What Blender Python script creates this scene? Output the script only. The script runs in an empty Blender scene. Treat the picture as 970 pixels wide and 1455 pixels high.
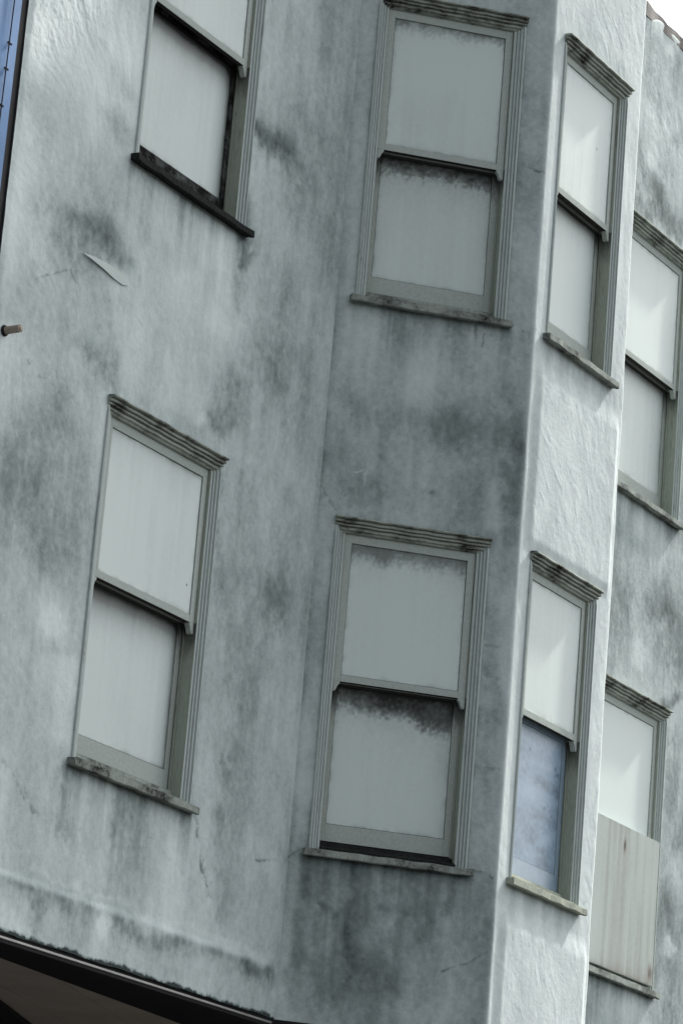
import bpy, bmesh, math, random
import numpy as np
from mathutils import Matrix, Vector

random.seed(4)
rng = np.random.default_rng(11)
SC = bpy.context.scene
COL = SC.collection

# ------------------------------------------------------------------ camera
FPX, W0, H0 = 4891.0, 970.0, 1455.0          # focal length in photo pixels
TH, RO, AZ = math.radians(16.403), math.radians(4.808), math.radians(31.083)
CAM = np.array([-14.8, -10.36, 1.6])
_h = np.array([math.cos(AZ), math.sin(AZ), 0.0])
_r = np.array([math.sin(AZ), -math.cos(AZ), 0.0])
_u = np.array([0, 0, 1.0])
FW = _h * math.cos(TH) + _u * math.sin(TH)
_up = -_h * math.sin(TH) + _u * math.cos(TH)
RT = math.cos(RO) * _r + math.sin(RO) * _up
UP = -math.sin(RO) * _r + math.cos(RO) * _up

def ray(px, py):
    return FW + RT * (px - W0 / 2) / FPX + UP * (H0 / 2 - py) / FPX

def hit(px, py, n, c):
    n = np.array(n, float); d = ray(px, py)
    return CAM + d * ((c - CAM @ n) / (d @ n))

cd = bpy.data.cameras.new('camera')
co = bpy.data.objects.new('camera', cd); COL.objects.link(co)
m = Matrix.Identity(4)
for i in range(3):
    m[i][0], m[i][1], m[i][2], m[i][3] = RT[i], UP[i], -FW[i], CAM[i]
co.matrix_world = m
cd.sensor_fit = 'VERTICAL'; cd.sensor_height = 36.0; cd.sensor_width = 24.0
cd.lens = FPX / H0 * 36.0
cd.clip_end = 2000
SC.camera = co

# ------------------------------------------------------------------ light
SUN_DIR = Vector((6.4, -1.05, 6.6)).normalized()      # towards the sun
el = math.asin(SUN_DIR.z)
wd = bpy.data.worlds.new('World'); SC.world = wd; wd.use_nodes = True
nt = wd.node_tree; N = nt.nodes; Lk = nt.links
bg = N['Background']; bg.inputs['Strength'].default_value = 0.13
sky = N.new('ShaderNodeTexSky'); sky.sky_type = 'NISHITA'; sky.sun_disc = False
sky.sun_elevation = el
sky.sun_rotation = math.atan2(SUN_DIR.x, SUN_DIR.y)
sky.dust_density = 3.0; sky.air_density = 1.2
tc = N.new('ShaderNodeTexCoord'); mp = N.new('ShaderNodeMapping')
mp.inputs['Scale'].default_value = (1, 1, 2.2)
no = N.new('ShaderNodeTexNoise'); no.inputs['Scale'].default_value = 2.3
no.inputs['Detail'].default_value = 6
rp = N.new('ShaderNodeValToRGB')
rp.color_ramp.elements[0].position = 0.36; rp.color_ramp.elements[0].color = (.62, .62, .62, 1)
rp.color_ramp.elements[1].position = 0.62; rp.color_ramp.elements[1].color = (1, 1, 1, 1)
bw = N.new('ShaderNodeHueSaturation'); bw.inputs['Saturation'].default_value = 0.12
bw.inputs['Value'].default_value = 1.25
mx = N.new('ShaderNodeMixRGB')
Lk.new(tc.outputs['Generated'], mp.inputs['Vector']); Lk.new(mp.outputs[0], no.inputs['Vector'])
Lk.new(no.outputs['Fac'], rp.inputs[0]); Lk.new(rp.outputs[0], mx.inputs['Fac'])
Lk.new(sky.outputs[0], bw.inputs['Color'])
Lk.new(sky.outputs[0], mx.inputs[1]); Lk.new(bw.outputs[0], mx.inputs[2])
# sky glow added round the sun to give the bay front more light
vd = N.new('ShaderNodeVectorMath'); vd.operation = 'DOT_PRODUCT'; Lk.new(tc.outputs['Generated'], vd.inputs[0])
vd.inputs[1].default_value = tuple(SUN_DIR)
g0 = N.new('ShaderNodeMath'); g0.operation = 'MAXIMUM'; g0.inputs[1].default_value = 0; Lk.new(vd.outputs['Value'], g0.inputs[0])
g1 = N.new('ShaderNodeMath'); g1.operation = 'POWER'; g1.inputs[1].default_value = 2.5; Lk.new(g0.outputs[0], g1.inputs[0])
g2 = N.new('ShaderNodeMath'); g2.operation = 'MULTIPLY_ADD'; g2.inputs[1].default_value = .72; g2.inputs[2].default_value = .84; Lk.new(g1.outputs[0], g2.inputs[0])
sc_ = N.new('ShaderNodeVectorMath'); sc_.operation = 'SCALE'
Lk.new(mx.outputs[0], sc_.inputs[0]); Lk.new(g2.outputs[0], sc_.inputs['Scale'])
Lk.new(sc_.outputs[0], bg.inputs['Color'])
sl = bpy.data.lights.new('sun', 'SUN'); sl.energy = 3.8; sl.angle = math.radians(2.5)
sl.color = (1.0, 0.965, 0.90)
so = bpy.data.objects.new('sun', sl); COL.objects.link(so)
so.rotation_euler = (-SUN_DIR).to_track_quat('-Z', 'Y').to_euler()
SC.view_settings.view_transform = 'Standard'; SC.view_settings.look = 'None'
SC.view_settings.gamma = 1.0; SC.view_settings.exposure = 0.73

# ------------------------------------------------------------------ noise
def _vn(x, y, seed):
    xi = np.floor(x).astype(np.int64); yi = np.floor(y).astype(np.int64)
    fx = x - xi; fy = y - yi
    fx = fx * fx * fx * (fx * (fx * 6 - 15) + 10); fy = fy * fy * fy * (fy * (fy * 6 - 15) + 10)
    def hsh(a, b):
        v = (a * 374761393 + b * 668265263 + seed * 1442695041) & 0xFFFFFFFF
        v = ((v ^ (v >> 13)) * 1274126177) & 0xFFFFFFFF
        return ((v ^ (v >> 16)) & 0xFFFF) / 65535.0
    a = hsh(xi, yi); b = hsh(xi + 1, yi); c = hsh(xi, yi + 1); d = hsh(xi + 1, yi + 1)
    return a + (b - a) * fx + (c - a) * fy + (a - b - c + d) * fx * fy

def fbm(x, y, seed, octs=5, gain=0.52):
    s = 0; amp = 1; tot = 0; c, sn = math.cos(.6), math.sin(.6)
    for o in range(octs):
        s = s + amp * _vn(x + 17.3 * o, y - 9.1 * o, seed + o); tot += amp
        amp *= gain; x, y = (x * c - y * sn) * 2.03, (x * sn + y * c) * 2.03
    return s / tot                                   # 0..1 around .5

def fbm_al(x, y, seed, octs=5, gain=0.55):           # axis aligned, keeps streaks vertical
    s = 0; amp = 1; tot = 0
    for o in range(octs):
        s = s + amp * _vn(x * 2.03 ** o + 17.3 * o, y * 1.7 ** o - 9.1 * o, seed + o); tot += amp
        amp *= gain
    return s / tot

def sstep(a, b, x):
    t = np.clip((x - a) / (b - a), 0, 1); return t * t * (3 - 2 * t)

# ------------------------------------------------------------------ materials
def mat(name, rough=0.7, spec=0.3):
    mt = bpy.data.materials.new(name); mt.use_nodes = True
    b = mt.node_tree.nodes['Principled BSDF']
    b.inputs['Roughness'].default_value = rough
    b.inputs['Specular IOR Level'].default_value = spec
    return mt, mt.node_tree, b

def _noise(t, scale, detail=4, vec=None, rough=.55):
    n = t.nodes.new('ShaderNodeTexNoise'); n.inputs['Scale'].default_value = scale
    n.inputs['Detail'].default_value = detail; n.inputs['Roughness'].default_value = rough
    if vec is not None: t.links.new(vec, n.inputs['Vector'])
    return n

def _vec(t, scale=(1, 1, 1)):
    c = t.nodes.new('ShaderNodeTexCoord'); q = t.nodes.new('ShaderNodeMapping')
    q.inputs['Scale'].default_value = scale
    t.links.new(c.outputs['Object'], q.inputs['Vector']); return q.outputs[0]

def _math(t, op, a, b=None, clamp=False):
    n = t.nodes.new('ShaderNodeMath'); n.operation = op; n.use_clamp = clamp
    for i, v in enumerate((a, b)):
        if v is None: continue
        if isinstance(v, (int, float)): n.inputs[i].default_value = v
        else: t.links.new(v, n.inputs[i])
    return n.outputs[0]

def _ramp(t, fac, stops):
    r = t.nodes.new('ShaderNodeValToRGB')
    e = r.color_ramp.elements
    while len(e) < len(stops): e.new(0.5)
    for k, (p, c) in enumerate(stops):
        e[k].position = p; e[k].color = (*c, 1)
    t.links.new(fac, r.inputs[0]); return r.outputs[0]

def _bump(t, b, parts):
    prev = None
    for h, strength, dist in parts:
        n = t.nodes.new('ShaderNodeBump'); n.inputs['Strength'].default_value = strength
        n.inputs['Distance'].default_value = dist
        t.links.new(h, n.inputs['Height'])
        if prev is not None: t.links.new(prev, n.inputs['Normal'])
        prev = n.outputs[0]
    t.links.new(prev, b.inputs['Normal'])

def stained(name, stops, fine=0.16, bumps=((70, .35, .004), (420, .25, .001)), rough=.85, spec=.08):
    """surface whose 'stain_shade' attribute (-1 fresh .. 1 sooty or shaded) picks the paint, grime or painted shade colour"""
    mt, t, b = mat(name, rough, spec)
    a = t.nodes.new('ShaderNodeAttribute'); a.attribute_name = 'stain_shade'
    v = _vec(t)
    n1 = _noise(t, 28, 6, v, .65); n2 = _noise(t, 260, 3, v, .6)
    f = _math(t, 'MULTIPLY_ADD', a.outputs['Fac'], .5)
    f.node.inputs[2].default_value = .5
    g1 = _math(t, 'MULTIPLY', _math(t, 'SUBTRACT', n1.outputs['Fac'], .5), fine * 1.5)
    g2 = _math(t, 'MULTIPLY', _math(t, 'SUBTRACT', n2.outputs['Fac'], .5), fine)
    f = _math(t, 'ADD', _math(t, 'ADD', f, g1), g2, True)
    t.links.new(_ramp(t, f, stops), b.inputs['Base Color'])
    if bumps:
        _bump(t, b, [(_noise(t, s, 4, v).outputs['Fac'], st, d) for s, st, d in bumps])
    return mt

M = {}
M['stucco'] = stained('weathered_stucco', ((0, (.71, .78, .755)), (.28, (.562, .629, .622)), (.5, (.398, .456, .455)),
                                           (.72, (.201, .243, .240)), (1, (.039, .050, .050))))
M['panel'] = stained('painted_panel', ((0, (.65, .73, .705)), (.5, (.535, .610, .588)), (.72, (.19, .215, .205)), (1, (.014, .016, .015))),
                     fine=.025, bumps=((9, .06, .01),), rough=.5, spec=.2)
M['blue'] = stained('blue_panel', ((0, (.42, .53, .63)), (.5, (.26, .355, .455)), (1, (.08, .105, .135))),
                    fine=.22, bumps=((30, .1, .004),), rough=.36, spec=.3)
M['plywood'] = stained('weathered_board', ((0, (.52, .58, .555)), (.5, (.37, .415, .395)), (.8, (.22, .215, .19)), (1, (.08, .07, .06))),
                       fine=.10, bumps=((40, .2, .003),), rough=.7)

def trim(name, c1, c2, dirt, amount, streak=(1, 1, 1), rough=.6, sc=9, soot_shade=0):
    mt, t, b = mat(name, .85, .06)
    v = _vec(t, streak)
    c1 = (c1[0] * .86, c1[1] * .94, c1[2] * .91); c2 = (c2[0] * .86, c2[1] * .94, c2[2] * .91)
    n1 = _noise(t, sc, 8, v, .68); n2 = _noise(t, 55, 5, v, .7)
    base = _ramp(t, n2.outputs['Fac'], ((.35, c2), (.65, c1)))
    s = _math(t, 'ADD', _math(t, 'MULTIPLY', n1.outputs['Fac'], .75), _math(t, 'MULTIPLY', n2.outputs['Fac'], .35))
    k = t.nodes.new('ShaderNodeMapRange'); k.inputs[1].default_value = .80 - amount * .5
    k.inputs[2].default_value = .80 - amount * .5 + .16
    t.links.new(s, k.inputs[0])
    mix = t.nodes.new('ShaderNodeMixRGB'); t.links.new(k.outputs[0], mix.inputs[0])
    t.links.new(base, mix.inputs[1]); mix.inputs[2].default_value = (*dirt, 1)
    col = mix.outputs[0]
    if soot_shade:                       # recess shade painted with grime just under the meeting rails of the two storeys
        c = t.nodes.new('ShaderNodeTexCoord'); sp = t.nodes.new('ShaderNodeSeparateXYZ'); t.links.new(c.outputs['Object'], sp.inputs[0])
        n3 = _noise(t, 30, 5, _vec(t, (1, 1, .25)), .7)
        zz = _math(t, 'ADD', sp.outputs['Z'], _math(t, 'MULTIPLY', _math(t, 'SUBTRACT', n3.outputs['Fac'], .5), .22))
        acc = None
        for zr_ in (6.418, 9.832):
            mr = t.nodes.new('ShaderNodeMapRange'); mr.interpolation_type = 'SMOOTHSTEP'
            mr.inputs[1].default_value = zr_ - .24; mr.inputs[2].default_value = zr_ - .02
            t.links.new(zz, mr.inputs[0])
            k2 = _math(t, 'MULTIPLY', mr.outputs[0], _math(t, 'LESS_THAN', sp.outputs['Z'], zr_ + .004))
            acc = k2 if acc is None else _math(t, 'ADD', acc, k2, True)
        m2 = t.nodes.new('ShaderNodeMixRGB'); t.links.new(_math(t, 'MULTIPLY', acc, soot_shade), m2.inputs[0])
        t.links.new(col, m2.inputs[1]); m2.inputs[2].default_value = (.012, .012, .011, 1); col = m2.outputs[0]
    t.links.new(col, b.inputs['Base Color'])
    _bump(t, b, [(n2.outputs['Fac'], .35, .004)])
    return mt
M['casing'] = trim('casing_paint', (.50, .52, .52), (.40, .42, .415), (.10, .10, .09), .36, (3, 3, .5))
M['jamb'] = trim('jamb_paint', (.38, .385, .345), (.28, .285, .25), (.07, .066, .05), .38, (3, 3, .35), soot_shade=.75)
M['sash'] = trim('sash_paint', (.46, .47, .455), (.38, .39, .375), (.2, .2, .18), .16)
M['lsash'] = trim('lower_sash_paint', (.46, .47, .455), (.38, .39, .375), (.16, .16, .145), .26, soot_shade=.9)
M['crown'] = trim('cornice_paint', (.44, .45, .42), (.29, .29, .26), (.016, .016, .013), .58, (1, 1, 2), sc=5)
M['sill'] = trim('sill_paint', (.36, .37, .35), (.22, .225, .21), (.02, .02, .018), .56, sc=5)
M['sill_black'] = trim('mouldy_sill_gap', (.030, .031, .030), (.009, .009, .009), (.003, .003, .003), .42)
M['sash_black'] = trim('mouldy_sash', (.20, .205, .20), (.03, .031, .03), (.006, .006, .006), .74, soot_shade=1.0)
M['sill_ochre'] = trim('ochre_sill', (.40, .40, .345), (.28, .28, .24), (.12, .11, .08), .25)

def plain(name, c, rough=.7, spec=.3, metal=0, vary=.25, scale=6):
    mt, t, b = mat(name, rough, spec); b.inputs['Metallic'].default_value = metal
    n = _noise(t, scale, 6, _vec(t), .65)
    lo = tuple(x * (1 - vary) for x in c); hi = tuple(min(1, x * (1 + vary)) for x in c)
    t.links.new(_ramp(t, n.outputs['Fac'], ((.3, lo), (.7, hi))), b.inputs['Base Color'])
    _bump(t, b, [(n.outputs['Fac'], .15, .004)])
    return mt
M['rail_shade_grime'] = plain('rail_shade_grime', (.035, .034, .032), .9, .1, vary=.6, scale=40)
M['void'] = plain('dark_backing', (.012, .012, .012), .9, .1)
M['black_fill'] = plain('black_filler', (.012, .012, .013), .7, .2)
M['soffit'] = plain('black_soffit', (.008, .008, .009), .8, .15)
M['boards'] = plain('brown_soffit', (.30, .265, .22), .75, .2, vary=.12, scale=3)
M['metal'] = plain('drip_metal', (.20, .20, .19), .4, .5, .4)
M['rust'] = plain('rusty_pipe', (.28, .23, .18), .7, .3, vary=.4, scale=30)
M['copper'] = plain('brown_flashing', (.055, .048, .04), .6, .3, vary=.5, scale=20)
M['patch'] = plain('fresh_plaster', (.46, .53, .51), .7, .2, vary=.05)
M['neighbour'] = plain('blue_cladding', (.105, .215, .41), .5, .15, vary=.22, scale=3)
M['cable'] = plain('dark_cable', (.012, .012, .016), .8, .1)
M['roof'] = plain('roof_felt', (.06, .06, .06), .9, .1)
M['asphalt'] = plain('asphalt', (.05, .05, .05), .9, .2, scale=3)
M['concrete'] = plain('concrete', (.085, .083, .08), .85, .2, scale=2)
M['shop'] = plain('shopfront_paint', (.12, .11, .10), .7, .3)
M['glass'] = plain('dark_glass', (.02, .022, .025), .1, .5, vary=.1)

# ------------------------------------------------------------------ object helpers
def link(name, me, material, parent=None):
    me.materials.append(material) if isinstance(material, bpy.types.Material) else [me.materials.append(x) for x in material]
    o = bpy.data.objects.new(name, me); COL.objects.link(o)
    if parent is not None: o.parent = parent
    return o

def obj(name, bm, material, parent=None, smooth=False):
    bmesh.ops.recalc_face_normals(bm, faces=bm.faces[:])
    me = bpy.data.meshes.new(name); bm.to_mesh(me); bm.free()
    if smooth: me.shade_smooth()
    return link(name, me, material, parent)

class Frame:
    """local wall frame: a runs along the wall, n outwards, z up"""
    def __init__(s, origin, along, out):
        s.o = np.array(origin, float); s.a = np.array(along, float); s.n = np.array(out, float)
    def p(s, a, n, z):
        q = s.o + s.a * a + s.n * n; return (q[0], q[1], z)

def box(bm, fr, a0, a1, n0, n1, z0, z1, bev=0.0):
    vs = [bm.verts.new(fr.p(a, n, z)) for a in (a0, a1) for n in (n0, n1) for z in (z0, z1)]
    fs = []
    for q in ((0, 1, 3, 2), (4, 6, 7, 5), (0, 4, 5, 1), (2, 3, 7, 6), (0, 2, 6, 4), (1, 5, 7, 3)):
        fs.append(bm.faces.new([vs[i] for i in q]))
    if bev:
        es = list({e for f in fs for e in f.edges})
        bmesh.ops.recalc_face_normals(bm, faces=fs)
        bmesh.ops.bevel(bm, geom=es, offset=bev, segments=2, profile=.6, affect='EDGES')

def prism(bm, pts0, pts1):
    a = [bm.verts.new(p) for p in pts0]; b = [bm.verts.new(p) for p in pts1]; k = len(a)
    for i in range(k):
        bm.faces.new((a[i], a[(i + 1) % k], b[(i + 1) % k], b[i]))
    bm.faces.new(a); bm.faces.new(b[::-1])

def tube(bm, pts, r, seg=10, cap=True):
    rings = []
    for i, p in enumerate(pts):
        p = Vector(p); q0 = Vector(pts[max(i - 1, 0)]); q1 = Vector(pts[min(i + 1, len(pts) - 1)])
        d = (q1 - q0).normalized(); x = d.orthogonal().normalized(); y = d.cross(x)
        rr = r[i] if isinstance(r, (list, tuple)) else r
        rings.append([bm.verts.new(p + (x * math.cos(t) + y * math.sin(t)) * rr) for t in [2 * math.pi * k / seg for k in range(seg)]])
    for a, b in zip(rings, rings[1:]):
        for k in range(seg):
            bm.faces.new((a[k], a[(k + 1) % seg], b[(k + 1) % seg], b[k]))
    if cap: bm.faces.new(rings[0][::-1]); bm.faces.new(rings[-1])

def grid_mesh(name, P, stain_shade, hole=None, smooth=True):
    """P: (ns, nz, 3) points; hole: (ns-1, nz-1) bool cells left out"""
    ns, nz = P.shape[:2]
    idx = np.arange(ns * nz).reshape(ns, nz)
    q = np.stack([idx[:-1, :-1], idx[1:, :-1], idx[1:, 1:], idx[:-1, 1:]], -1)
    q = q[~hole] if hole is not None else q.reshape(-1, 4)
    used = np.zeros(ns * nz, bool); used[q.ravel()] = True
    remap = np.cumsum(used) - 1
    q = remap[q]; V = P.reshape(-1, 3)[used]; st = np.asarray(stain_shade).reshape(-1)[used]
    me = bpy.data.meshes.new(name)
    me.vertices.add(len(V)); me.vertices.foreach_set('co', V.ravel().astype(np.float32))
    nq = len(q)
    me.loops.add(nq * 4); me.loops.foreach_set('vertex_index', q.ravel().astype(np.int32))
    me.polygons.add(nq); me.polygons.foreach_set('loop_start', (np.arange(nq) * 4).astype(np.int32))
    me.polygons.foreach_set('loop_total', np.full(nq, 4, np.int32))
    me.update(calc_edges=True)
    at = me.attributes.new('stain_shade', 'FLOAT', 'POINT'); at.data.foreach_set('value', st.astype(np.float32))
    if smooth: me.shade_smooth()
    return me

def empty(name, loc, label=None, cat=None, parent=None):
    o = bpy.data.objects.new(name, None); COL.objects.link(o); o.location = loc
    if label: o['label'] = label; o['category'] = cat
    return o

# ------------------------------------------------------------------ layout (metres)
XL, XI, DB = -1.268, 2.112, 0.903            # wall's left end, inner corner with the bay, bay depth
XC0, XC1 = XI + DB, 4.300                    # bay front
XR = XC1 + DB                                # far inner corner
ZB, ZT = 4.372, 12.55                        # wall bottom, parapet
LB = DB * math.sqrt(2)
S2 = math.sqrt(.5)
FA = Frame((0, 0, 0), (1, 0, 0), (0, -1, 0))
FB = Frame((XI, 0, 0), (S2, -S2, 0), (-S2, -S2, 0))
FC = Frame((0, -DB, 0), (1, 0, 0), (0, -1, 0))
FR = Frame((XC1, -DB, 0), (S2, S2, 0), (S2, -S2, 0))
PL = {'A': (FA, (0, 1, 0), 0.0, (130, 244)), 'B': (FB, (1, 1, 0), XI, (245, 245)),
      'C': (FC, (0, 1, 0), -DB, (112, 222)), 'D': (FA, (0, 1, 0), 0.0, (95, 198))}

def px_to(plane, px, py):
    fr, n, c, _ = PL[plane]; q = hit(px, py, n, c)
    return (float((q - fr.o) @ fr.a), float(q[2]))

# windows: plane, a0, a1 (outer edges of the casing), sill underside, meeting rail underside, top of head
LO = (5.340, 6.418, 7.420); HI = (8.783, 9.832, 10.875)
WINS = [('A', -.165, 1.015, *LO), ('A', -.165, 1.015, *HI), ('B', .115, 1.085, *LO), ('B', .115, 1.085, *HI),
        ('C', 3.160, 4.095, *LO), ('C', 3.160, 4.095, *HI), ('D', 5.960, 7.140, *LO), ('D', 5.960, 7.140, *HI)]

# ------------------------------------------------------------------ stains on the stucco
# (points in the photograph turned into points on the wall, width, strength)
ST = {
'A': [([(165,170),(180,190)],12,.5), ([(85,305),(110,345)],20,.40), ([(128,318),(163,345),(174,365)],13,.75),
      ([(160,430),(160,480),(157,552)],6,.4), ([(372,183),(400,207)],17,.7), ([(400,210),(432,252)],20,.45),
      ([(362,170),(370,195)],7,.4), ([(300,590),(312,612)],7,.65), ([(338,545),(328,600)],16,.55),
      ([(392,390),(388,530)],38,.28), ([(430,60),(425,300)],28,.12), ([(388,850)],28,.42), ([(330,680),(322,800)],22,.22),
      ([(352,900),(330,1100)],18,.18), ([(60,440),(140,500)],34,.18), ([(132,500)],16,.4), ([(40,560),(60,640)],38,.15),
      ([(102,612)],28,.25), ([(20,700),(60,760)],38,.2), ([(98,1092),(90,1180)],8,.4), ([(180,1125),(172,1195)],9,.3),
      ([(215,1140),(206,1235)],11,.25), ([(278,1158),(284,1200),(290,1240),(302,1290)],2.2,.8), ([(320,1160),(310,1300)],12,.35),
      ([(348,1080),(340,1300)],14,.2), ([(10,1266),(380,1392)],9,.30), ([(60,1270),(56,1325)],11,.4), ([(108,1285),(104,1330)],14,.4),
      ([(170,1305),(230,1340)],10,.3), ([(240,1335),(300,1355)],9,.3), ([(350,1375),(385,1385)],7,.5), ([(420,700),(400,900)],14,.2),
      ([(440,500),(430,640)],12,.2), ([(50,396),(105,382),(112,405)],1.6,.5), ([(42,510),(55,530),(90,560)],1.6,.5),
      ([(170,100),(182,130)],9,.4), ([(365,1222),(392,1220)],2.5,.7), ([(350,380),(358,352)],5,.4), ([(353,345),(348,520)],6,.25),
      ([(352,285),(352,330)],8,.6), ([(90,690),(75,800)],20,.18), ([(215,1000)],2,.1), ([(215,1190),(270,1250)],1.6,.35),
      ([(20,1090),(60,1165)],1.6,.4), ([(5,1078),(55,1160)],2,.5),
      ([(60,40),(110,90)],55,-.75), ([(150,20),(175,60)],34,-.55), ([(32,180),(22,330)],22,-.55), ([(242,330),(232,450)],26,-.32),
      ([(318,350),(316,460)],20,-.55), ([(200,370),(192,520)],18,-.3), ([(265,400),(258,560)],18,-.35), ([(300,598),(285,592)],9,-.5),
      ([(75,870),(72,890)],10,-.6), ([(92,950),(82,1050)],12,-.4), ([(245,1180),(236,1290)],22,-.5), ([(18,1318),(26,1326)],16,-.5),
      ([(149,1312),(147,1325)],7,-.8), ([(149,1313)],1.8,1.3), ([(8,480),(2,600)],13,-.35), ([(460,300),(440,420)],16,-.2),
      ([(130,1290),(330,1352)],5,-.25), ([(50,1240),(380,1362)],4,-.25)],
'B': [([(466,455),(456,690)],16,.34), ([(545,598),(735,622)],28,.40), ([(505,560),(540,640)],18,.30), ([(480,650),(520,700)],26,.38),
      ([(640,592)],28,.3), ([(610,705)],6,.75), ([(730,560),(720,760)],14,.35), ([(676,462),(675,482)],2.5,.7), ([(687,463),(686,492)],2.5,.8),
      ([(697,464),(696,484)],2.5,.6), ([(748,100),(728,440)],12,.18), ([(752,238),(790,246)],2,.8), ([(446,1214),(440,1270)],10,.42),
      ([(470,1218),(464,1290)],9,.36), ([(506,1224),(496,1345)],9,.5), ([(524,1226),(520,1310)],6,.42), ([(585,1230),(580,1300)],7,.3), ([(612,1232),(606,1330)],8,.3), ([(560,1230),(552,1290)],10,.35),
      ([(650,1240),(640,1300)],8,.4), ([(430,1335),(690,1375)],46,.26), ([(430,1380),(480,1402)],22,.4), ([(455,1288),(485,1296)],4,.3),
      ([(702,880),(690,1150)],10,.3), ([(668,1238),(690,1240),(702,1246)],1.6,.9), ([(450,800),(432,1000)],12,.25), ([(505,1370),(560,1400)],14,.35),
      ([(740,640),(735,720)],9,.4), ([(452,688),(470,715),(478,725)],2,.6), ([(628,1380),(662,1370),(692,1352)],1.8,.7), ([(690,1090),(715,1092)],3,.4),
      ([(727,462),(742,472),(752,480)],1.6,.9), ([(690,915),(712,917)],3,.5), ([(690,960),(708,964)],3,.4), ([(406,1220),(428,1206)],2,.6),
      ([(460,620),(464,590)],4,.3), ([(580,480),(600,470)],14,.15),
      ([(532,580),(528,665)],7,-.4), ([(610,480),(595,545)],22,-.32), ([(520,480)],18,-.28), ([(702,690),(697,740)],9,-.35),
      ([(500,672),(516,668)],1.6,-.7), ([(522,650),(518,690)],2.2,-.6), ([(445,1100),(425,1190)],8,-.2), ([(405,1300),(395,1420)],7,-.35),
      ([(722,820),(715,1000)],5,-.25)],
'C': [([(772,545),(762,700)],8,.18), ([(880,95),(890,110)],6,.3), ([(750,450),(768,474)],1.6,.7), ([(748,766),(757,772)],1.6,.7),
      ([(868,560),(858,600)],10,.22), ([(820,1290),(832,1282)],2,.7), ([(815,520),(860,580)],14,.18), ([(850,60),(880,110)],16,.2),
      ([(830,20),(826,70)],2,.4), ([(790,690),(860,740)],16,.15), ([(717,1270),(712,1330)],6,.3), ([(770,1330),(800,1420)],20,.12),
      ([(760,560),(800,700)],26,-.3), ([(740,1320),(790,1400)],26,-.3)],
'D': [([(930,268),(970,332)],20,.95), ([(905,292),(928,304)],13,.6), ([(940,60),(936,140)],22,.32), ([(962,90),(966,200)],14,.35),
      ([(900,200),(905,260)],13,.25), ([(925,200),(950,240)],18,.3), ([(882,860),(960,868)],26,.32), ([(948,880),(966,940)],22,.5), ([(965,985),(942,1006)],6,.75),
      ([(956,1050),(966,1200)],16,.4), ([(952,1290),(962,1450)],16,.4), ([(880,940),(886,900)],16,.22), ([(965,810),(968,850)],12,.25),
      ([(930,152),(924,235)],9,-.55), ([(905,720),(945,785)],22,-.4), ([(906,940),(908,915)],5,-.45), ([(946,1340),(948,1352)],6,-.7),
      ([(870,1420),(905,1440)],18,-.3), ([(935,40),(955,60)],10,-.4), ([(905,100),(902,170)],9,-.3)],
}
STS = {k: [([px_to(k, *p) for p in pts], w, s) for pts, w, s in v] for k, v in ST.items()}

def stain_shade_field(plane, a, z, seed):
    sx, sz = PL[plane][3]
    n_str = fbm_al(a * 9, z * .9, seed, 5)
    n_cld = fbm(a * 2.1, z * 1.2, seed + 20, 4, .42)
    n_mid = fbm(a * 7, z * 5, seed + 40, 5)
    n_fin = fbm(a * 26, z * 20, seed + 60, 4)
    n_str = n_str * .7 + .3 * fbm_al(a * 24, z * 1.1, seed + 90, 4)
    n_sp = fbm(a * 70, z * 55, seed + 120, 3)
    n_md2 = fbm(a * 5.2, z * 3.6, seed + 130, 6, .62)
    st = (n_str - .5) * .36 + (n_cld - .5) * .55 + (n_md2 - .5) * .50 + (n_fin - .5) * .22 + .35 * np.clip(n_sp - .70, 0, 1) * 3 * np.clip(n_md2 * 2 - .5, 0, 1)
    X = a * sx + (n_mid - .5) * 26 + (n_fin - .5) * 8
    Z = z * sz + (fbm(a * 6, z * 5, seed + 80, 4) - .5) * 30 + (n_fin - .5) * 8
    X0 = a * sx + (n_fin - .5) * 11 + (n_mid - .5) * 6; Z0 = z * sz + (n_mid - .5) * 8 + (n_fin - .5) * 8
    for pts, w, s in STS[plane]:
        x, y = (X0, Z0) if w < 4 else (X, Z)
        P = [(p[0] * sx, p[1] * sz) for p in pts]
        if len(P) == 1: P = P * 2
        ww = w * 1.35 if w >= 4 else w * .75
        d = None
        for (x0, y0), (x1, y1) in zip(P, P[1:]):
            dx, dy = x1 - x0, y1 - y0; l2 = dx * dx + dy * dy + 1e-6
            t = np.clip(((x - x0) * dx + (y - y0) * dy) / l2, 0, 1)
            q = (x - x0 - t * dx) ** 2 + (y - y0 - t * dy) ** 2
            d = q if d is None else np.minimum(d, q)
        k = np.exp(-d / (ww * ww))
        if w < 4: k = k * np.clip(.2 + 2.2 * (n_fin - .3), .1, 1.3)
        if w >= 4: k = k * np.clip(.55 + .9 * (n_mid * .6 + n_fin * .4 - .18), 0, 1.2)
        st = st + (s * .82 if w >= 4 else s * .62) * k
    for pl, w0, w1, zb, zr, zt in WINS:          # dirt round the frames; below, painted sill shadow and drip streaks
        if pl != plane: continue
        e = np.maximum(np.maximum(w0 - a, a - w1), np.maximum(zb - z, z - zt))
        st = st + (e > -.03) * .42 * np.exp(-np.abs(e) / .010) * (.4 + 1.2 * (n_mid - .2))
        und = sstep(w0 - .06, w0 - .02, a) * sstep(w1 + .06, w1 + .02, a) * (z < zb + .01)
        st = st + und * (.38 * np.exp(-(zb - z) / .035) + .22 * np.exp(-(zb - z) / .30) * np.clip((n_str - .42) * 5, -.3, 1.2))
    hi = .55
    return np.where(st > hi, hi + .4 * np.tanh((st - hi) / .4), st)

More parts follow.
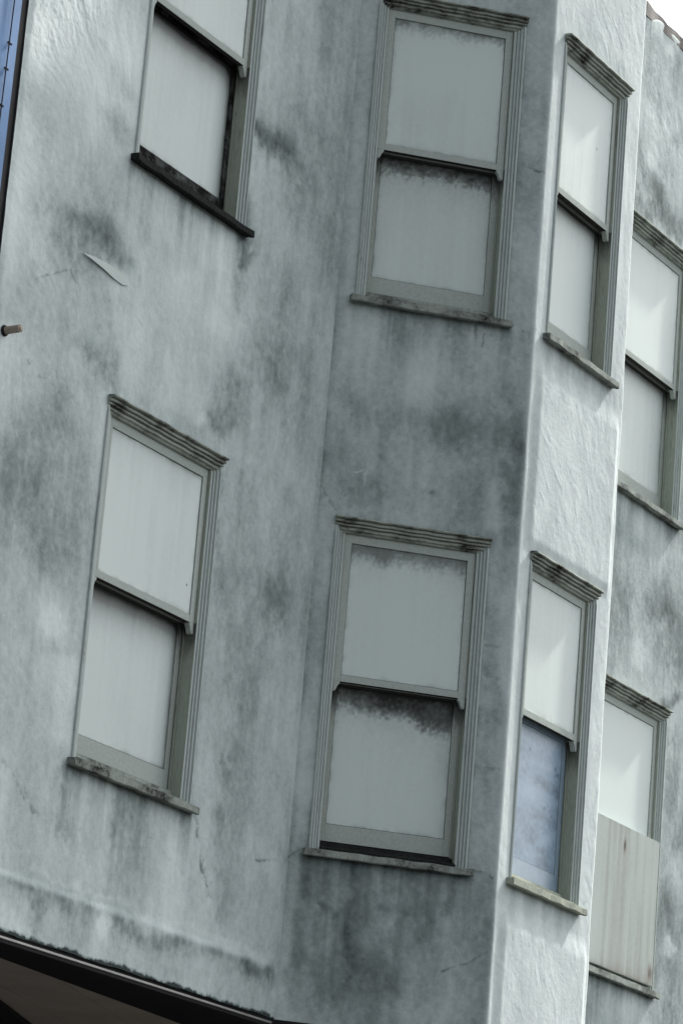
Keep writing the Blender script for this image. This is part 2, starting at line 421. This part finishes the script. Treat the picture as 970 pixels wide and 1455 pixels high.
def relief(a, z, amp, seed):
    """hand trowelled plaster: long slanting strokes over a gentle unevenness, metres"""
    w = fbm(a * 2.5, z * 2.2, seed + 5, 3) - .5
    w2 = fbm(a * 2.1, z * 1.9, seed + 6, 3) - .5
    u = a * .94 + z * .22 + w * .25; v = z * .97 - a * .25 + w2 * .3
    f1 = fbm_al(u * 13, v * 3.2, seed, 5, .6) - .5                    # long float strokes
    f2 = fbm_al((u + .5 * v) * 10, (v - .4 * u) * 4, seed + 21, 5, .62) - .5
    msk = sstep(.38, .62, fbm(a * 3.1, z * 2.4, seed + 31, 3))
    r = f1 * (1 - msk) + f2 * msk
    r = r + .5 * np.clip(r - .05, 0, 1)                              # proud edges where the float lifted
    fine = fbm(a * 55, z * 45, seed + 41, 3) - .5
    lo = fbm(a * 1.4, z * 1.1, seed + 13, 3) - .5
    return amp * (r * 1.7 + fine * .55) + lo * .012

def lines(lo, hi, step, cuts):
    c = sorted({lo, hi, *[x for x in cuts if lo < x < hi]}); out = []
    for p, q in zip(c, c[1:]):
        k = max(1, int(round((q - p) / step))); out += list(np.linspace(p, q, k, endpoint=False))
    return np.array(out + [hi])

HOLE = .022                       # the wall runs this far under each casing
def holes(plane):
    return [(a0 + HOLE, a1 - HOLE, zb + .03, zt - .03) for pl, a0, a1, zb, zr, zt in WINS if pl == plane]

def hole_mask(av, zv, hs):
    ac = (av[:-1] + av[1:]) / 2; zc = (zv[:-1] + zv[1:]) / 2
    mk = np.zeros((len(ac), len(zc)), bool)
    for a0, a1, z0, z1 in hs:
        mk |= ((ac > a0) & (ac < a1))[:, None] & ((zc > z0) & (zc < z1))[None, :]
    return mk

building = empty('apartment_building', (1.5, 1.5, 0),
                 'weathered grey stucco apartment building with a canted bay and painted over sash windows', 'building')
def child(o):
    o.parent = building; o.matrix_parent_inverse = Matrix.Translation((-1.5, -1.5, 0)); return o

def plain_wall(name, plane, a_lo, a_hi, z_hi, sa, sz, seed, amp, extra):
    fr = PL[plane][0]; hs = holes(plane)
    av = lines(a_lo, a_hi, sa, [h for q in hs for h in q[:2]])
    zv = lines(ZB, z_hi, sz, [h for q in hs for h in q[2:]])
    Aa, Zz = np.meshgrid(av, zv, indexing='ij')
    st = stain_shade_field(plane, Aa, Zz, seed)
    nn = relief(Aa, Zz, amp(Aa, Zz), seed + 100)
    Zz, nn, st = extra(Aa, Zz, nn, st)
    nn = nn * sstep(0, .08, np.abs(Aa - XI)) if plane == 'A' else nn
    for h in hs:                                    # flatten round each opening so the casing sits tight
        d = np.maximum(np.maximum(h[0] - Aa, Aa - h[1]), np.maximum(h[2] - Zz, Zz - h[3]))
        nn = nn * sstep(0.0, .10, d - .02)
    P = fr.o + Aa[..., None] * fr.a + nn[..., None] * fr.n
    P[..., 2] = Zz
    return child(link(name, grid_mesh(name, P, st, hole_mask(av, zv, hs)), M['stucco']))

# main wall left of the bay
def ex_left(a, z, n, st):
    zb = 4.668 + .012 * (fbm(a * 3, z * 0 + 2, 7, 3) - .5)
    st = st + .0 - .14 * sstep(5.6, 4.9, z) * sstep(1.8, 1.2, a) + .15 * sstep(1.2, 2.1, a) - .28 * sstep(8.8, 10.4, z) * sstep(.6, -.8, a)
    fade = sstep(2.06, 1.97, a)
    n = n + fade * .011 * (1 - sstep(zb - .02, zb + .03, z))
    st = st - .02 * fade * np.exp(-((z - zb - .006) / .014) ** 2)
    st = st + .22 * fade * np.exp(-((z - zb + .03) / .02) ** 2) * (fbm(a * 20, z * 3, 77, 3) * 2 - .4)
    edge = fbm(a * 8, z * 6, 91, 5); e2 = fbm(a * 60, z * 50, 95, 3)
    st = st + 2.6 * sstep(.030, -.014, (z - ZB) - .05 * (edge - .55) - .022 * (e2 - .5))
    n = n - .006 * sstep(.05, 0, a - XL - .02 * (fbm(a * 8, z * 6, 92, 3) - .5))
    lip = .012 * (fbm(a * 0 + 4, z * 14, 19, 4) - .5)
    z2 = np.where(z <= ZB + 1e-6, z + .012 * (fbm(a * 9, z * 0, 33, 5) - .5), z)
    return z2, n, st
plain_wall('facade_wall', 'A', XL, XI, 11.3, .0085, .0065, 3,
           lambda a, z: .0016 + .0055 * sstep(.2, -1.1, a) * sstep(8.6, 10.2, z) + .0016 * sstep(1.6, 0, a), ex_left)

def ex_right(a, z, n, st):
    top = fbm(a * 5, z * 0 + 1, 57, 4)
    dz = -.022 * sstep(.35, .62, top) - .045 * sstep(6.40, 6.2, a)
    k = sstep(ZT - .5, ZT, z)
    n = n + .012 * sstep(ZT - .20, ZT - .02, z) * (.4 + top) - .03 * sstep(ZT - .05, ZT, z)
    st = st - .35 * sstep(ZT - .25, ZT - .05, z)
    st = st + .14 - .24 * sstep(8.5, 12, z)
    return z + k * dz, n, st
plain_wall('facade_wall', 'D', XR, 9.6, ZT, .011, .0085, 5, lambda a, z: .0018 + 0.001 * sstep(10, 11.5, z), ex_right)

# bay: left cant, front and right cant as one skin with softly rounded corners
def bay_wall():
    LC = XC1 - XC0; R = .013
    def corner_cut(c): return [c - .05, c - .03, c - .02, c - .01, c, c + .01, c + .02, c + .03, c + .05]
    hsB = holes('B'); hsC = [(h[0] - XC0 + LB, h[1] - XC0 + LB, h[2], h[3]) for h in holes('C')]
    hs = hsB + hsC
    c1, c2 = LB, LB + LC; end = LB + LC + LB
    s = np.concatenate([lines(0, c1, .0065, [h for q in hsB for h in q[:2]] + corner_cut(c1)),
                        lines(c1, c2, .0095, [h for q in hsC for h in q[:2]] + corner_cut(c1) + corner_cut(c2))[1:],
                        lines(c2, end, .04, corner_cut(c2))[1:]])
    z = lines(ZB, 12.9, .0068, [h for q in hs for h in q[2:]])
    z = z[(z < 11.75)]; z = np.concatenate([z, np.linspace(11.8, 12.9, 24)])
    Sx, Zz = np.meshgrid(s, z, indexing='ij')
    stB = stain_shade_field('B', np.minimum(Sx, c1), Zz, 8) * .85 - .02 + .11 * sstep(.05, .45, Sx) + .12 * sstep(5.6, 5.2, Zz)
    stC = stain_shade_field('C', np.clip(Sx - LB, -.02, LC) + XC0, Zz, 9) * .72 - .32
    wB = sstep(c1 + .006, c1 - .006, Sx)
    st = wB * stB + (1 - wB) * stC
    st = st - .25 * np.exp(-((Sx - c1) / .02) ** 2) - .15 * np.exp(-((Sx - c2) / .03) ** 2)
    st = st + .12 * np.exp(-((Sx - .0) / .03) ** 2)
    amp = .0014 * wB + .0025 * (1 - wB)
    n = relief(Sx, Zz, amp, 140)
    n = n * sstep(0, .08, Sx)
    # pier margins of the front face are floated smooth
    n = n * (1 - .6 * np.exp(-((Sx - c1) / .08) ** 2) * (Sx > c1))
    for h in hs:
        d = np.maximum(np.maximum(h[0] - Sx, Sx - h[1]), np.maximum(h[2] - Zz, Zz - h[3]))
        n = n * sstep(0.0, .10, d - .02)
    # slight swelling under the sills of the front face
    for h in hsC:
        q = sstep(c1 + .04, c1 + .14, Sx) * sstep(c2 - .02, c2 - .10, Sx)
        n = n + .016 * q * sstep(h[2] - .14, h[2] - .30, Zz) * sstep(h[2] - 1.42, h[2] - 1.3, Zz)
    # path with the corners rounded by averaging along the perimeter
    def path(t):
        t = np.asarray(t, float); out = np.zeros(t.shape + (2,))
        p0 = np.array([XI, 0.]); p1 = np.array([XC0, -DB]); p2 = np.array([XC1, -DB]); d0 = np.array([S2, -S2]); d2 = np.array([S2, S2])
        a = t[..., None]
        return np.where(a < c1, p0 + d0 * a, np.where(a < c2, p1 + np.array([1., 0]) * (a - c1), p2 + d2 * (a - c2)))
    def nrm(t):
        q = np.array([[-S2, -S2], [0, -1], [S2, -S2]]); a = np.asarray(t)[..., None]
        return np.where(a < c1 - 1e-9, q[0], np.where(a < c2 - 1e-9, q[1], q[2]))
    offs = np.linspace(-R, R, 9)
    near = np.minimum(np.abs(s - c1), np.abs(s - c2)) < R
    base = path(s); nn = nrm(s)
    base[near] = np.mean([path(s[near] + o) for o in offs], 0)
    nr = np.mean([nrm(s[near] + o) for o in offs], 0); nn[near] = nr / np.linalg.norm(nr, axis=-1, keepdims=True)
    wob = (fbm(Zz * 2.2, Zz * 0 + 3, 61, 4) - .5) * .009 * (np.exp(-((Sx - c1) / .05) ** 2) + np.exp(-((Sx - c2) / .05) ** 2))
    n = n + wob
    P = np.zeros(Sx.shape + (3,))
    P[..., :2] = base[:, None, :] + nn[:, None, :] * n[..., None]
    P[..., 2] = Zz
    return child(link('bay_wall', grid_mesh('bay_wall', P, st, hole_mask(s, z, hs)), M['stucco']))
bay_wall()

# upper wall, roof, back and sides of the block
bm = bmesh.new(); box(bm, FA, XL, XI, -.25, 0, 11.3, ZT); child(obj('parapet', bm, M['stucco']))
bm = bmesh.new(); box(bm, FA, XL + .02, 9.58, -9.0, -.30, ZT - .35, ZT - .25); child(obj('roof', bm, M['roof']))
bm = bmesh.new()
for q in ([(XI, 0), (XC0, -DB), (XC1, -DB), (XR, 0)],):
    prism(bm, [(x, y + .01, 12.88) for x, y in q], [(x, y + .01, 12.93) for x, y in q])
child(obj('bay_roof', bm, M['roof']))
bm = bmesh.new()
box(bm, FA, XL, XL + .2, -9, -.06, ZB, ZT - .1); box(bm, FA, 9.4, 9.6, -9, -.06, 0, ZT - .1); box(bm, FA, XL, 9.6, -9.2, -9.0, 0, ZT - .1)
child(obj('side_wall', bm, M['stucco']))
# plates that close the wall behind the plaster
bm = bmesh.new(); box(bm, FA, XL + .2, 9.4, -.42, -.36, ZB, ZT - .36); child(obj('inner_wall', bm, M['void']))

# brown flashing along the broken parapet edge
bm = bmesh.new()
xs = np.linspace(XR, 9.6, 60); pr = None
for i, x in enumerate(xs):
    w = .018 * math.sin(x * 7.1) + .012 * math.sin(x * 17 + 1)
    lift = (.0 if x > 6.42 else .012) + .006 * math.sin(x * 23)
    ring = [bm.verts.new(p) for p in ((x, -.012 + w * .4, ZT - .11 + w * .3), (x, -.014 + w * .4, ZT - .02 + lift), (x, .12, ZT + lift), (x, .12, ZT - .1))]
    if pr:
        for k in range(4): bm.faces.new((pr[k], pr[(k + 1) % 4], ring[(k + 1) % 4], ring[k]))
    pr = ring
child(obj('parapet_flashing', bm, M['copper']))

# ------------------------------------------------------------------ windows
SIDE = [(0, -.05), (0, .006), (.003, .010), (.013, .012), (.0145, -.001), (.018, -.001), (.020, .003), (.031, .001), (.033, -.013), (.036, -.013), (.038, -.008), (.049, -.009), (.051, -.022), (.054, -.022), (.056, -.016), (.0695, -.018), (.0695, -.05)]
CROWN = [(0, -.03), (0, .032), (.004, .048), (.012, .051), (.016, .046), (.017, .020), (.022, .020), (.023, .031), (.036, .028), (.037, .006), (.042, .006), (.043, .016), (.052, .014), (.054, -.012), (.059, -.012), (.060, -.001), (.074, -.002), (.078, -.016), (.088, -.018), (.088, -.05)]

def panel_mesh(name, fr, a0, a1, n, z0, z1, stain_shade_fn, step=.0075):
    av = lines(a0, a1, step, []); zv = lines(z0, z1, step, [])
    Aa, Zz = np.meshgrid(av, zv, indexing='ij')
    P = fr.o + Aa[..., None] * fr.a + n * fr.n + np.zeros(Aa.shape + (1,))
    wav = (fbm(Aa * 1.6, Zz * 1.4, int(a0 * 77) + 5, 2) - .5) * .004
    P = P + wav[..., None] * fr.n; P[..., 2] = Zz
    e = np.minimum(np.minimum(Aa - a0, a1 - Aa), np.minimum(Zz - z0, z1 - Zz))
    ed = .30 * np.exp(-e / .012) * np.clip(fbm(Aa * 14, Zz * 14, int(a0 * 77) + int(z0 * 31), 4) * 2 - .55, 0, 1)
    return grid_mesh(name, P, stain_shade_fn(Aa, Zz) + ed)

def soot_shade(top, depth, amount, seed, right=None, extra=0, ragged=True):
    """ragged tongues of grime; when not ragged, painted shade and grime fading downwards"""
    def f(a, z):
        n = fbm(a * 7, z * 5, seed, 5); n2 = fbm(a * 60, z * 52, seed + 9, 4); cl = fbm(a * 1.6, z * 1.2, seed + 30, 3)
        low_ = fbm(a * 3.3, z * 0 + 3, seed + 3, 4); dd = top - z
        edge_ = depth * (.25 + 1.25 * low_) + (n2 - .5) * .075 + (n - .5) * .06
        s = amount * (sstep(.065, -.055, dd - edge_) * (.72 + .5 * (n - .35)) + .45 * np.exp(-dd / (depth * 1.1)) * (.4 + n2))
        if not ragged:
            dd = top - z + .02 * (n - .5)
            s = amount * np.exp(-np.clip(dd, 0, 9) / depth) * (.9 + .5 * (n - .5)) + .0
        if right:
            edge, wd_, am = right
            s = s + am * np.exp(-np.clip(edge - a, 0, 9) / wd_) * (.3 + .8 * fbm(a * 20, z * 2, seed + 5, 4))  # right edge band: jamb shade and mould painted together
        stk = fbm_al(a * 26, z * 1.3, seed + 50, 3) - .5
        return s + (cl - .5) * .16 + stk * .06 + (n2 - .5) * .03 + extra
    return f

def flecks(base_fn, spots):
    def f(a, z):
        s = base_fn(a, z)
        for (x, y, r, k) in spots: s = s + k * np.exp(-(((a - x) ** 2 + (z - y) ** 2) / (r * r)))
        return s
    return f

def window(idx, plane, a0, a1, zb, zr, zt, opt):
    fr = PL[plane][0]; C = .072
    # casing (the window's own mesh): both moulded sides
    bm = bmesh.new()
    top = zt - .02; rings = []
    for kx in range(4):
        rg = []
        for p, q in SIDE:
            a = a0 + p if kx < 2 else a1 - p
            z = zb + .05 if kx in (0, 3) else top - p
            rg.append(bm.verts.new(fr.p(a, q if kx in (0, 3) else (q - .012 if q > -.04 else q), z)))
        if kx in (1, 2):                                   # full moulding right up to the cornice
            lo = [bm.verts.new(fr.p(a0 + p if kx == 1 else a1 - p, q, zt - .10)) for p, q in SIDE]
            rings += [lo, rg] if kx == 1 else [rg, lo]
        else: rings.append(rg)
    k = len(SIDE)
    for r0, r1 in zip(rings, rings[1:]):
        for i in range(k): bm.faces.new((r0[i], r0[(i + 1) % k], r1[(i + 1) % k], r1[i]))
    bm.faces.new(rings[0]); bm.faces.new(rings[-1][::-1])
    w = child(obj('window', bm, M['casing']))
    if opt.get('label'): w['label'] = opt['label']
    kids = []
    def sub(name, bmx, mt, smooth=False):
        o = obj(name, bmx, mt, None, smooth); o.parent = w; o.matrix_parent_inverse = w.matrix_world.inverted(); kids.append(o)
        # parent transform is a pure translation undone here
        return o
    # head cornice with stepped mouldings
    bm = bmesh.new()
    nseg = 14; rings = []
    for i in range(nseg + 1):
        a = a0 - .004 + (a1 - a0 + .008) * i / nseg
        sag = .002 * math.sin(i * 2.3 + idx)
        rings.append([bm.verts.new(fr.p(a, n, zt - d + sag)) for d, n in CROWN])
    k = len(CROWN)
    for r0, r1 in zip(rings, rings[1:]):
        for i in range(k): bm.faces.new((r0[i], r0[(i + 1) % k], r1[(i + 1) % k], r1[i]))
    bm.faces.new(rings[0]); bm.faces.new(rings[-1][::-1])
    sub('cornice', bm, M['crown'])
    # jamb lining: sides and top
    bm = bmesh.new(); i0, i1 = a0 + C, a1 - C; zh = zt - .088; zs = zb + .052
    box(bm, fr, i0 - .018, i0, -.19, -.020, zs, zh); box(bm, fr, i1, i1 + .018, -.19, -.020, zs, zh)
    box(bm, fr, i0 - .018, i1 + .018, -.19, -.0185, zh, zh + .018)
    # parting bead between the two sash tracks
    box(bm, fr, i1 - .010, i1 - .0005, -.100, -.090, zs, zr - .03, .002); box(bm, fr, i0 + .0005, i0 + .010, -.100, -.090, zs, zr - .03, .002)
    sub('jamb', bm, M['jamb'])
    # sill
    bm = bmesh.new()
    sm = M[opt.get('sill', 'sill')]
    q = [(.052, -.0), (.048, .006), (.004, .004), (0, -.0)]
    nn = 16; rings = []
    prof = [(-.10, .050), (.046, .043), (.053, .040), (.055, .004), (.050, 0), (.030, .001), (.027, .007), (-.10, .007)]
    for i in range(nn + 1):
        a = a0 - .032 + (a1 - a0 + .064) * i / nn
        j = .0022 * math.sin(i * 1.9 + idx * 2) + .0018 * math.sin(i * 4.7 + idx)
        rings.append([bm.verts.new(fr.p(a, n + j * (n > 0), zb + z + j * .5)) for n, z in prof])
    k = len(prof)
    for r0, r1 in zip(rings, rings[1:]):
        for i in range(k): bm.faces.new((r0[i], r0[(i + 1) % k], r1[(i + 1) % k], r1[i]))
    bm.faces.new(rings[0]); bm.faces.new(rings[-1][::-1])
    sub('sill', bm, sm)
    # sloping sub sill
    bm = bmesh.new()
    e = [(-.17, zb + .052), (.012, zb + .045), (.012, zb + .062), (-.065, zb + .088), (-.072, zb + .112), (-.17, zb + .118)]
    prism(bm, [fr.p(i0 + .0015, n, z) for n, z in e], [fr.p(i1 - .0015, n, z) for n, z in e])
    sub('sub_sill', bm, M[opt['sub']] if 'sub' in opt else sm)
    # sashes
    uf, lf = -.036, -.108; T = .036; SW = .046
    j0, j1 = i0 + .002, i1 - .002
    def sash(bmx, f, z0, z1, tr, br, horn=False):
        box(bmx, fr, j0, j0 + SW, f - T, f, z0, z1, .002); box(bmx, fr, j1 - SW, j1, f - T, f, z0, z1, .002)
        box(bmx, fr, j0 + SW, j1 - SW, f - T, f - .0005, z1 - tr, z1, .002)
        box(bmx, fr, j0 + SW, j1 - SW, f - T, f - .0005, z0, z0 + br, .002)
        if horn:
            for s in (0, 1):
                pr = [(0, .004), (SW - .002, .004), (SW - .004, -.012), (SW - .016, -.026), (SW - .022, -.044), (SW - .030, -.058), (0, -.060)]
                e = [((j0 + p) if s == 0 else (j1 - p), z0 + z) for p, z in pr]
                prism(bmx, [fr.p(a, f - T + .001, z) for a, z in e], [fr.p(a, f - .001, z) for a, z in e])
    bm = bmesh.new(); sash(bm, uf, zr, zh - .004, .052, .042, not opt.get('board'))
    us = sub('upper_sash', bm, [M['sash'], M['rail_shade_grime']])
    for pg in us.data.polygons:                 # meeting rail underside painted dark: mould plus the shade beneath
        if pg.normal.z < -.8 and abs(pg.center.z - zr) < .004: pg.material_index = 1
    g = .0032
    pa0, pa1 = j0 + SW + g, j1 - SW - g
    uz0, uz1 = zr + .042 + g, zh - .004 - .052 - g
    o = link('upper_panel', panel_mesh('upper_panel', fr, pa0, pa1, uf - .008, uz0, uz1, flecks(soot_shade(uz1, *opt['up'], idx * 7 + 1, ragged=plane == 'B'), opt.get('upspots', []))), M['panel'])
    o.parent = w
    kids.append(o)
    lz0 = zb + opt.get('lift', .125); lz1 = zr + .03
    if opt.get('board'):
        av0, av1 = a0 + .05, a1 - .045
        bm_st = opt['board']
        zz0 = zb + .075; zz1 = zr + .028
        def bst(a, z):
            return -.02 + (fbm_al(a * 22, z * .9, 301, 5) - .5) * .62 + (fbm(a * 2, z * 1.6, 302, 4) - .5) * .4 + .35 * np.exp(-(z - zz0) / .08) + \
                   .9 * np.exp(-(((a - (av0 + .52)) ** 2 / .0003) + ((z - zz1 + .14) ** 2) / .002)) + .8 * np.exp(-(((a - av1 + .05) ** 2 / .001) + ((z - zz0 - .09) ** 2) / .003))
        bm = bmesh.new(); box(bm, fr, av0, av1, -.03, .020, zz0, zz1, .003)
        sub('weathered_board_edge', bm, M['plywood'])
        o = link('weathered_board', panel_mesh('weathered_board', fr, av0 + .003, av1 - .003, .0225, zz0 + .003, zz1 - .003, bst), M['plywood'])
        o.parent = w; kids.append(o)
    else:
        bm = bmesh.new(); sash(bm, lf, lz0, lz1, .04, opt.get('brail', .104))
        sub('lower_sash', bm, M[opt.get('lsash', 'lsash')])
        pz0, pz1 = lz0 + opt.get('brail', .104) + g, lz1 - .04 - g
        o = link('lower_panel', panel_mesh('lower_panel', fr, pa0, pa1, lf - .006, pz0, pz1, opt.get('lowfn') or soot_shade(zr - .0, *opt['low'][:2], idx * 7 + 4, (pa1, *opt['low'][2:]) if len(opt['low']) > 2 else None, ragged=plane == 'B')),
                 M[opt.get('lpanel', 'panel')])
        o.parent = w; kids.append(o)
    bm = bmesh.new(); box(bm, fr, i0 - .01, i1 + .01, -.205, -.192, zs - .01, zh + .01); sub('backing', bm, M['void'])
    for o in kids:
        o.parent = w; o.matrix_parent_inverse = Matrix.Identity(4)
    # the window object's own frame is the world's frame, children share it
    return w

def blue_fn(a, z):
    n = fbm(a * 2.2, z * 7, 71, 6); n2 = fbm(a * 30, z * 40, 72, 4); n3 = fbm(a * 5, z * 12, 73, 4)
    s = (n - .5) * 1.3 + (n3 - .5) * .9 + (n2 - .5) * .6
    for x, y, r in ((3.9, 6.22, .012), (3.93, 6.19, .009), (3.89, 5.92, .008), (3.78, 5.95, .008), (3.55, 6.27, .01)):
        s = s + .9 * np.exp(-((a - x) ** 2 + (z - y) ** 2) / (r * r))
    return s

OPTS = [
    dict(up=(.02, .25), low=(.07, 1.5, .02, .55), upspots=[(.84, 6.62, .006, .9)], label='grey sash window with a wide bottom rail'),
    dict(up=(.02, .2), low=(.07, 1.7, .03, .9), sill='sill_black', lsash='sash_black', brail=.094, lift=.112, label='sash window with a black mouldy sill and lower rail'),
    dict(up=(.085, .42), low=(.15, .80), sub='sill_black', label='bay window with sooty tops to both panels'),  # sub sill blackened to stand for the dark gap under the sash
    dict(up=(.05, .40), low=(.115, .72), label='bay window with a shaded, sooty line under its meeting rail'),
    dict(up=(.02, .15), low=(.1, .4), lpanel='blue', lsash='blue_sash', lowfn=blue_fn, sill='sill_ochre', label='narrow bay window with a mottled blue lower panel'),
    dict(up=(.02, .15), low=(.05, 1.1, .02, .3), upspots=[(3.78, 10.33, .008, .5)], label='narrow bay window with grey panels'),
    dict(up=(.02, .1), low=(.1, .4), board=True, label='window whose lower half is a streaked weathered board'),
    dict(up=(.02, .1), low=(.05, 1.0, .02, .3), label='sash window under a dark mould patch'),
]
M['blue_sash'] = plain('blue_sash_paint', (.25, .34, .42), .35, .5, vary=.12, scale=10)
for i, (wv, op) in enumerate(zip(WINS, OPTS)):
    window(i, *wv, op)

# ------------------------------------------------------------------ small things on the wall
# stub of pipe beside the left edge
p = hit(6, 470, (0, 1, 0), 0)
bm = bmesh.new(); tube(bm, [(p[0], .03, p[2]), (p[0], -.05, p[2] + .001), (p[0], -.105, p[2] + .003)], [.023, .021, .021], 14, False)
tube(bm, [(p[0], -.105, p[2] + .003), (p[0], -.106, p[2] + .003), (p[0], -.06, p[2] + .002)], [.021, .016, .015], 14, False)
pipe = child(obj('pipe_stub', bm, M['rust'], None, True)); pipe['label'] = 'short rusty pipe end sticking out of the wall'
bm = bmesh.new(); tube(bm, [(p[0], -.07, p[2]), (p[0], -.075, p[2])], .0155, 12)
o = obj('pipe_bore', bm, M['black_fill']); o.parent = pipe
bm = bmesh.new(); tube(bm, [(p[0], -.004, p[2]), (p[0], -.016, p[2])], [.032, .026], 12)
o = obj('pipe_collar', bm, M['black_fill']); o.parent = pipe
# pale wedge where the plaster has been patched
pts = [hit(x, y, (0, 1, 0), 0) for x, y in ((116, 359), (130, 364), (150, 374), (168, 386), (178, 397), (180, 406), (172, 405), (160, 396), (144, 381), (128, 368))]
bm = bmesh.new(); prism(bm, [(q[0], -.006, q[2]) for q in pts], [(q[0], -.0115 - .0015 * (i in (3, 4, 5)), q[2]) for i, q in enumerate(pts)])
child(obj('plaster_patch', bm, M['patch']))

# drip edge, black soffit and brown boarded ceiling of the recessed ground floor
bm = bmesh.new(); box(bm, FA, XL, XI - .03, -.02, .004, ZB - .030, ZB - .018, .001)
child(obj('drip_edge', bm, M['metal']))
b0 = hit(0, 1361, (0, 0, 1), ZB - .05); b1 = hit(200, 1434, (0, 0, 1), ZB - .05)
def ext(p, q, x):
    t = (x - p[0]) / (q[0] - p[0]); return p[1] + (q[1] - p[1]) * t
bm = bmesh.new()
yl, yr = ext(b0, b1, XL), ext(b0, b1, 4.3)
prism(bm, [(XL, -.0, ZB - .05), (XI, -.0, ZB - .05), (XC0, -DB + .02, ZB - .05), (XC1, -DB + .02, ZB - .05), (XR, 0, ZB - .05), (9.4, 0, ZB - .05), (9.4, yr + 1, ZB - .05), (4.3, max(yr, .3), ZB - .05), (XL, yl, ZB - .05)],
      [(XL, -.0, ZB - .002), (XI, -.0, ZB - .002), (XC0, -DB + .02, ZB - .002), (XC1, -DB + .02, ZB - .002), (XR, 0, ZB - .002), (9.4, 0, ZB - .002), (9.4, yr + 1, ZB - .002), (4.3, max(yr, .3), ZB - .002), (XL, yl, ZB - .002)])
child(obj('soffit', bm, M['soffit']))
print('soffit depth', b0, b1)
# boarded ceiling: long boards with open joints, running off at a slant
s0 = hit(125, 1410, (0, 0, 1), ZB); s1 = hit(196, 1455, (0, 0, 1), ZB)
dv = Vector((s1[0] - s0[0], s1[1] - s0[1], 0)).normalized(); pv = Vector((-dv.y, dv.x, 0))
print('joint direction', dv, s0)
bm = bmesh.new(); wdt = .42
for kx in range(-12, 12):
    c = Vector((s0[0], s0[1], ZB - .03)) + pv * (wdt * kx)
    q = [c - dv * 9 + pv * .004, c + dv * 9 + pv * .004, c + dv * 9 + pv * (wdt - .004), c - dv * 9 + pv * (wdt - .004)]
    prism(bm, [tuple(v) for v in q], [(v.x, v.y, v.z + .02) for v in q])
geo = lambda: bm.verts[:] + bm.edges[:] + bm.faces[:]
for co_, no_ in (((XL + .02, 0, 0), (-1, 0, 0)), ((9.3, 0, 0), (1, 0, 0)), ((0, 6, 0), (0, 1, 0)), ((0, .06, 0), (0, -1, 0))):
    bmesh.ops.bisect_plane(bm, geom=geo(), plane_co=co_, plane_no=no_, clear_outer=True)
child(obj('boarded_ceiling', bm, M['boards']))
# recessed ground floor shop wall
bm = bmesh.new(); box(bm, FA, XL, 9.4, -3.2, -3.0, 0, ZB - .06); child(obj('ground_floor_wall', bm, M['shop']))
bm = bmesh.new()
box(bm, FA, -.6, 8.6, -3.0, -2.985, .5, 2.9)
child(obj('shop_glass', bm, M['glass']))
for x in (XL, 3.6, 9.1):
    bm = bmesh.new(); box(bm, FA, x, x + .28, -.32, -.04, 0, ZB - .055, .01); child(obj('pier', bm, M['shop']))
# black lump in the bottom left corner: a dark beam hung under the ceiling
k0 = hit(0, 1427, (0, 0, 1), ZB - .06); k1 = hit(38, 1456, (0, 0, 1), ZB - .06)
bv = Vector((k1[0] - k0[0], k1[1] - k0[1], 0)).normalized(); bp = Vector((-bv.y, bv.x, 0))
bm = bmesh.new(); c = Vector((k0[0], k0[1], ZB - .06)); q = [c - bv * 1.2, c + bv * 3, c + bv * 3 + bp * .9, c - bv * 1.2 + bp * .9]
prism(bm, [(v.x, v.y, v.z) for v in q], [(v.x, v.y, v.z + .028) for v in q])
child(obj('soffit_beam', bm, M['soffit']))

# black strip put in for the dark gap between the two buildings
bm = bmesh.new(); box(bm, FA, XL - .075, XL + .001, -.30, -.016, ZB, ZT, .004)
child(obj('dark_gap_fill', bm, M['black_fill']))

# ------------------------------------------------------------------ neighbouring building
xr = XL - .062
nb = empty('blue_building', (xr - 3, 3, 0), 'blue sheet clad neighbouring building at the left edge with a thin vertical cable', 'building')
def nchild(o):
    o.parent = nb; o.matrix_parent_inverse = Matrix.Translation((-(xr - 3), -3, 0)); return o
bm = bmesh.new(); box(bm, FA, xr - 6, xr, -9, -.004, 0, 13.2, .006); nchild(obj('wall', bm, M['neighbour']))
l0 = hit(20, 0, (0, 1, 0), 0); l1 = hit(1, 152, (0, 1, 0), 0)
dx = (l0[0] - l1[0]) / (l0[2] - l1[2])
bm = bmesh.new(); tube(bm, [(l1[0] + dx * (z - l1[2]), -.006, z) for z in (4.5, 7, 9, 10, 11, 12, 13.1)], .0035, 8)
nchild(obj('cable', bm, M['cable']))
for px, py in ((14, 62), (9, 98), (2, 150)):
    c = hit(px, py, (0, 1, 0), 0); bm = bmesh.new()
    box(bm, FA, c[0] - .022, c[0] + .016, .0, .008, c[2] - .006, c[2] + .006, .004)
    nchild(obj('cable_clip', bm, M['cable']))

# ------------------------------------------------------------------ ground
def sheet(name, x0, x1, y0, y1, z0, z1, mt):
    bm = bmesh.new(); box(bm, FA, x0, x1, -y1, -y0, z0, z1); o = obj(name, bm, mt); o['kind'] = 'structure'; return o
sheet('ground', -400, 400, -400, 400, -.5, -.13, M['asphalt'])
sheet('road', -200, 200, -14.5, -4.2, -.13, -.12, M['asphalt'])
sheet('pavement', -200, 200, -4.2, 0.5, -.12, 0.0, M['concrete'])
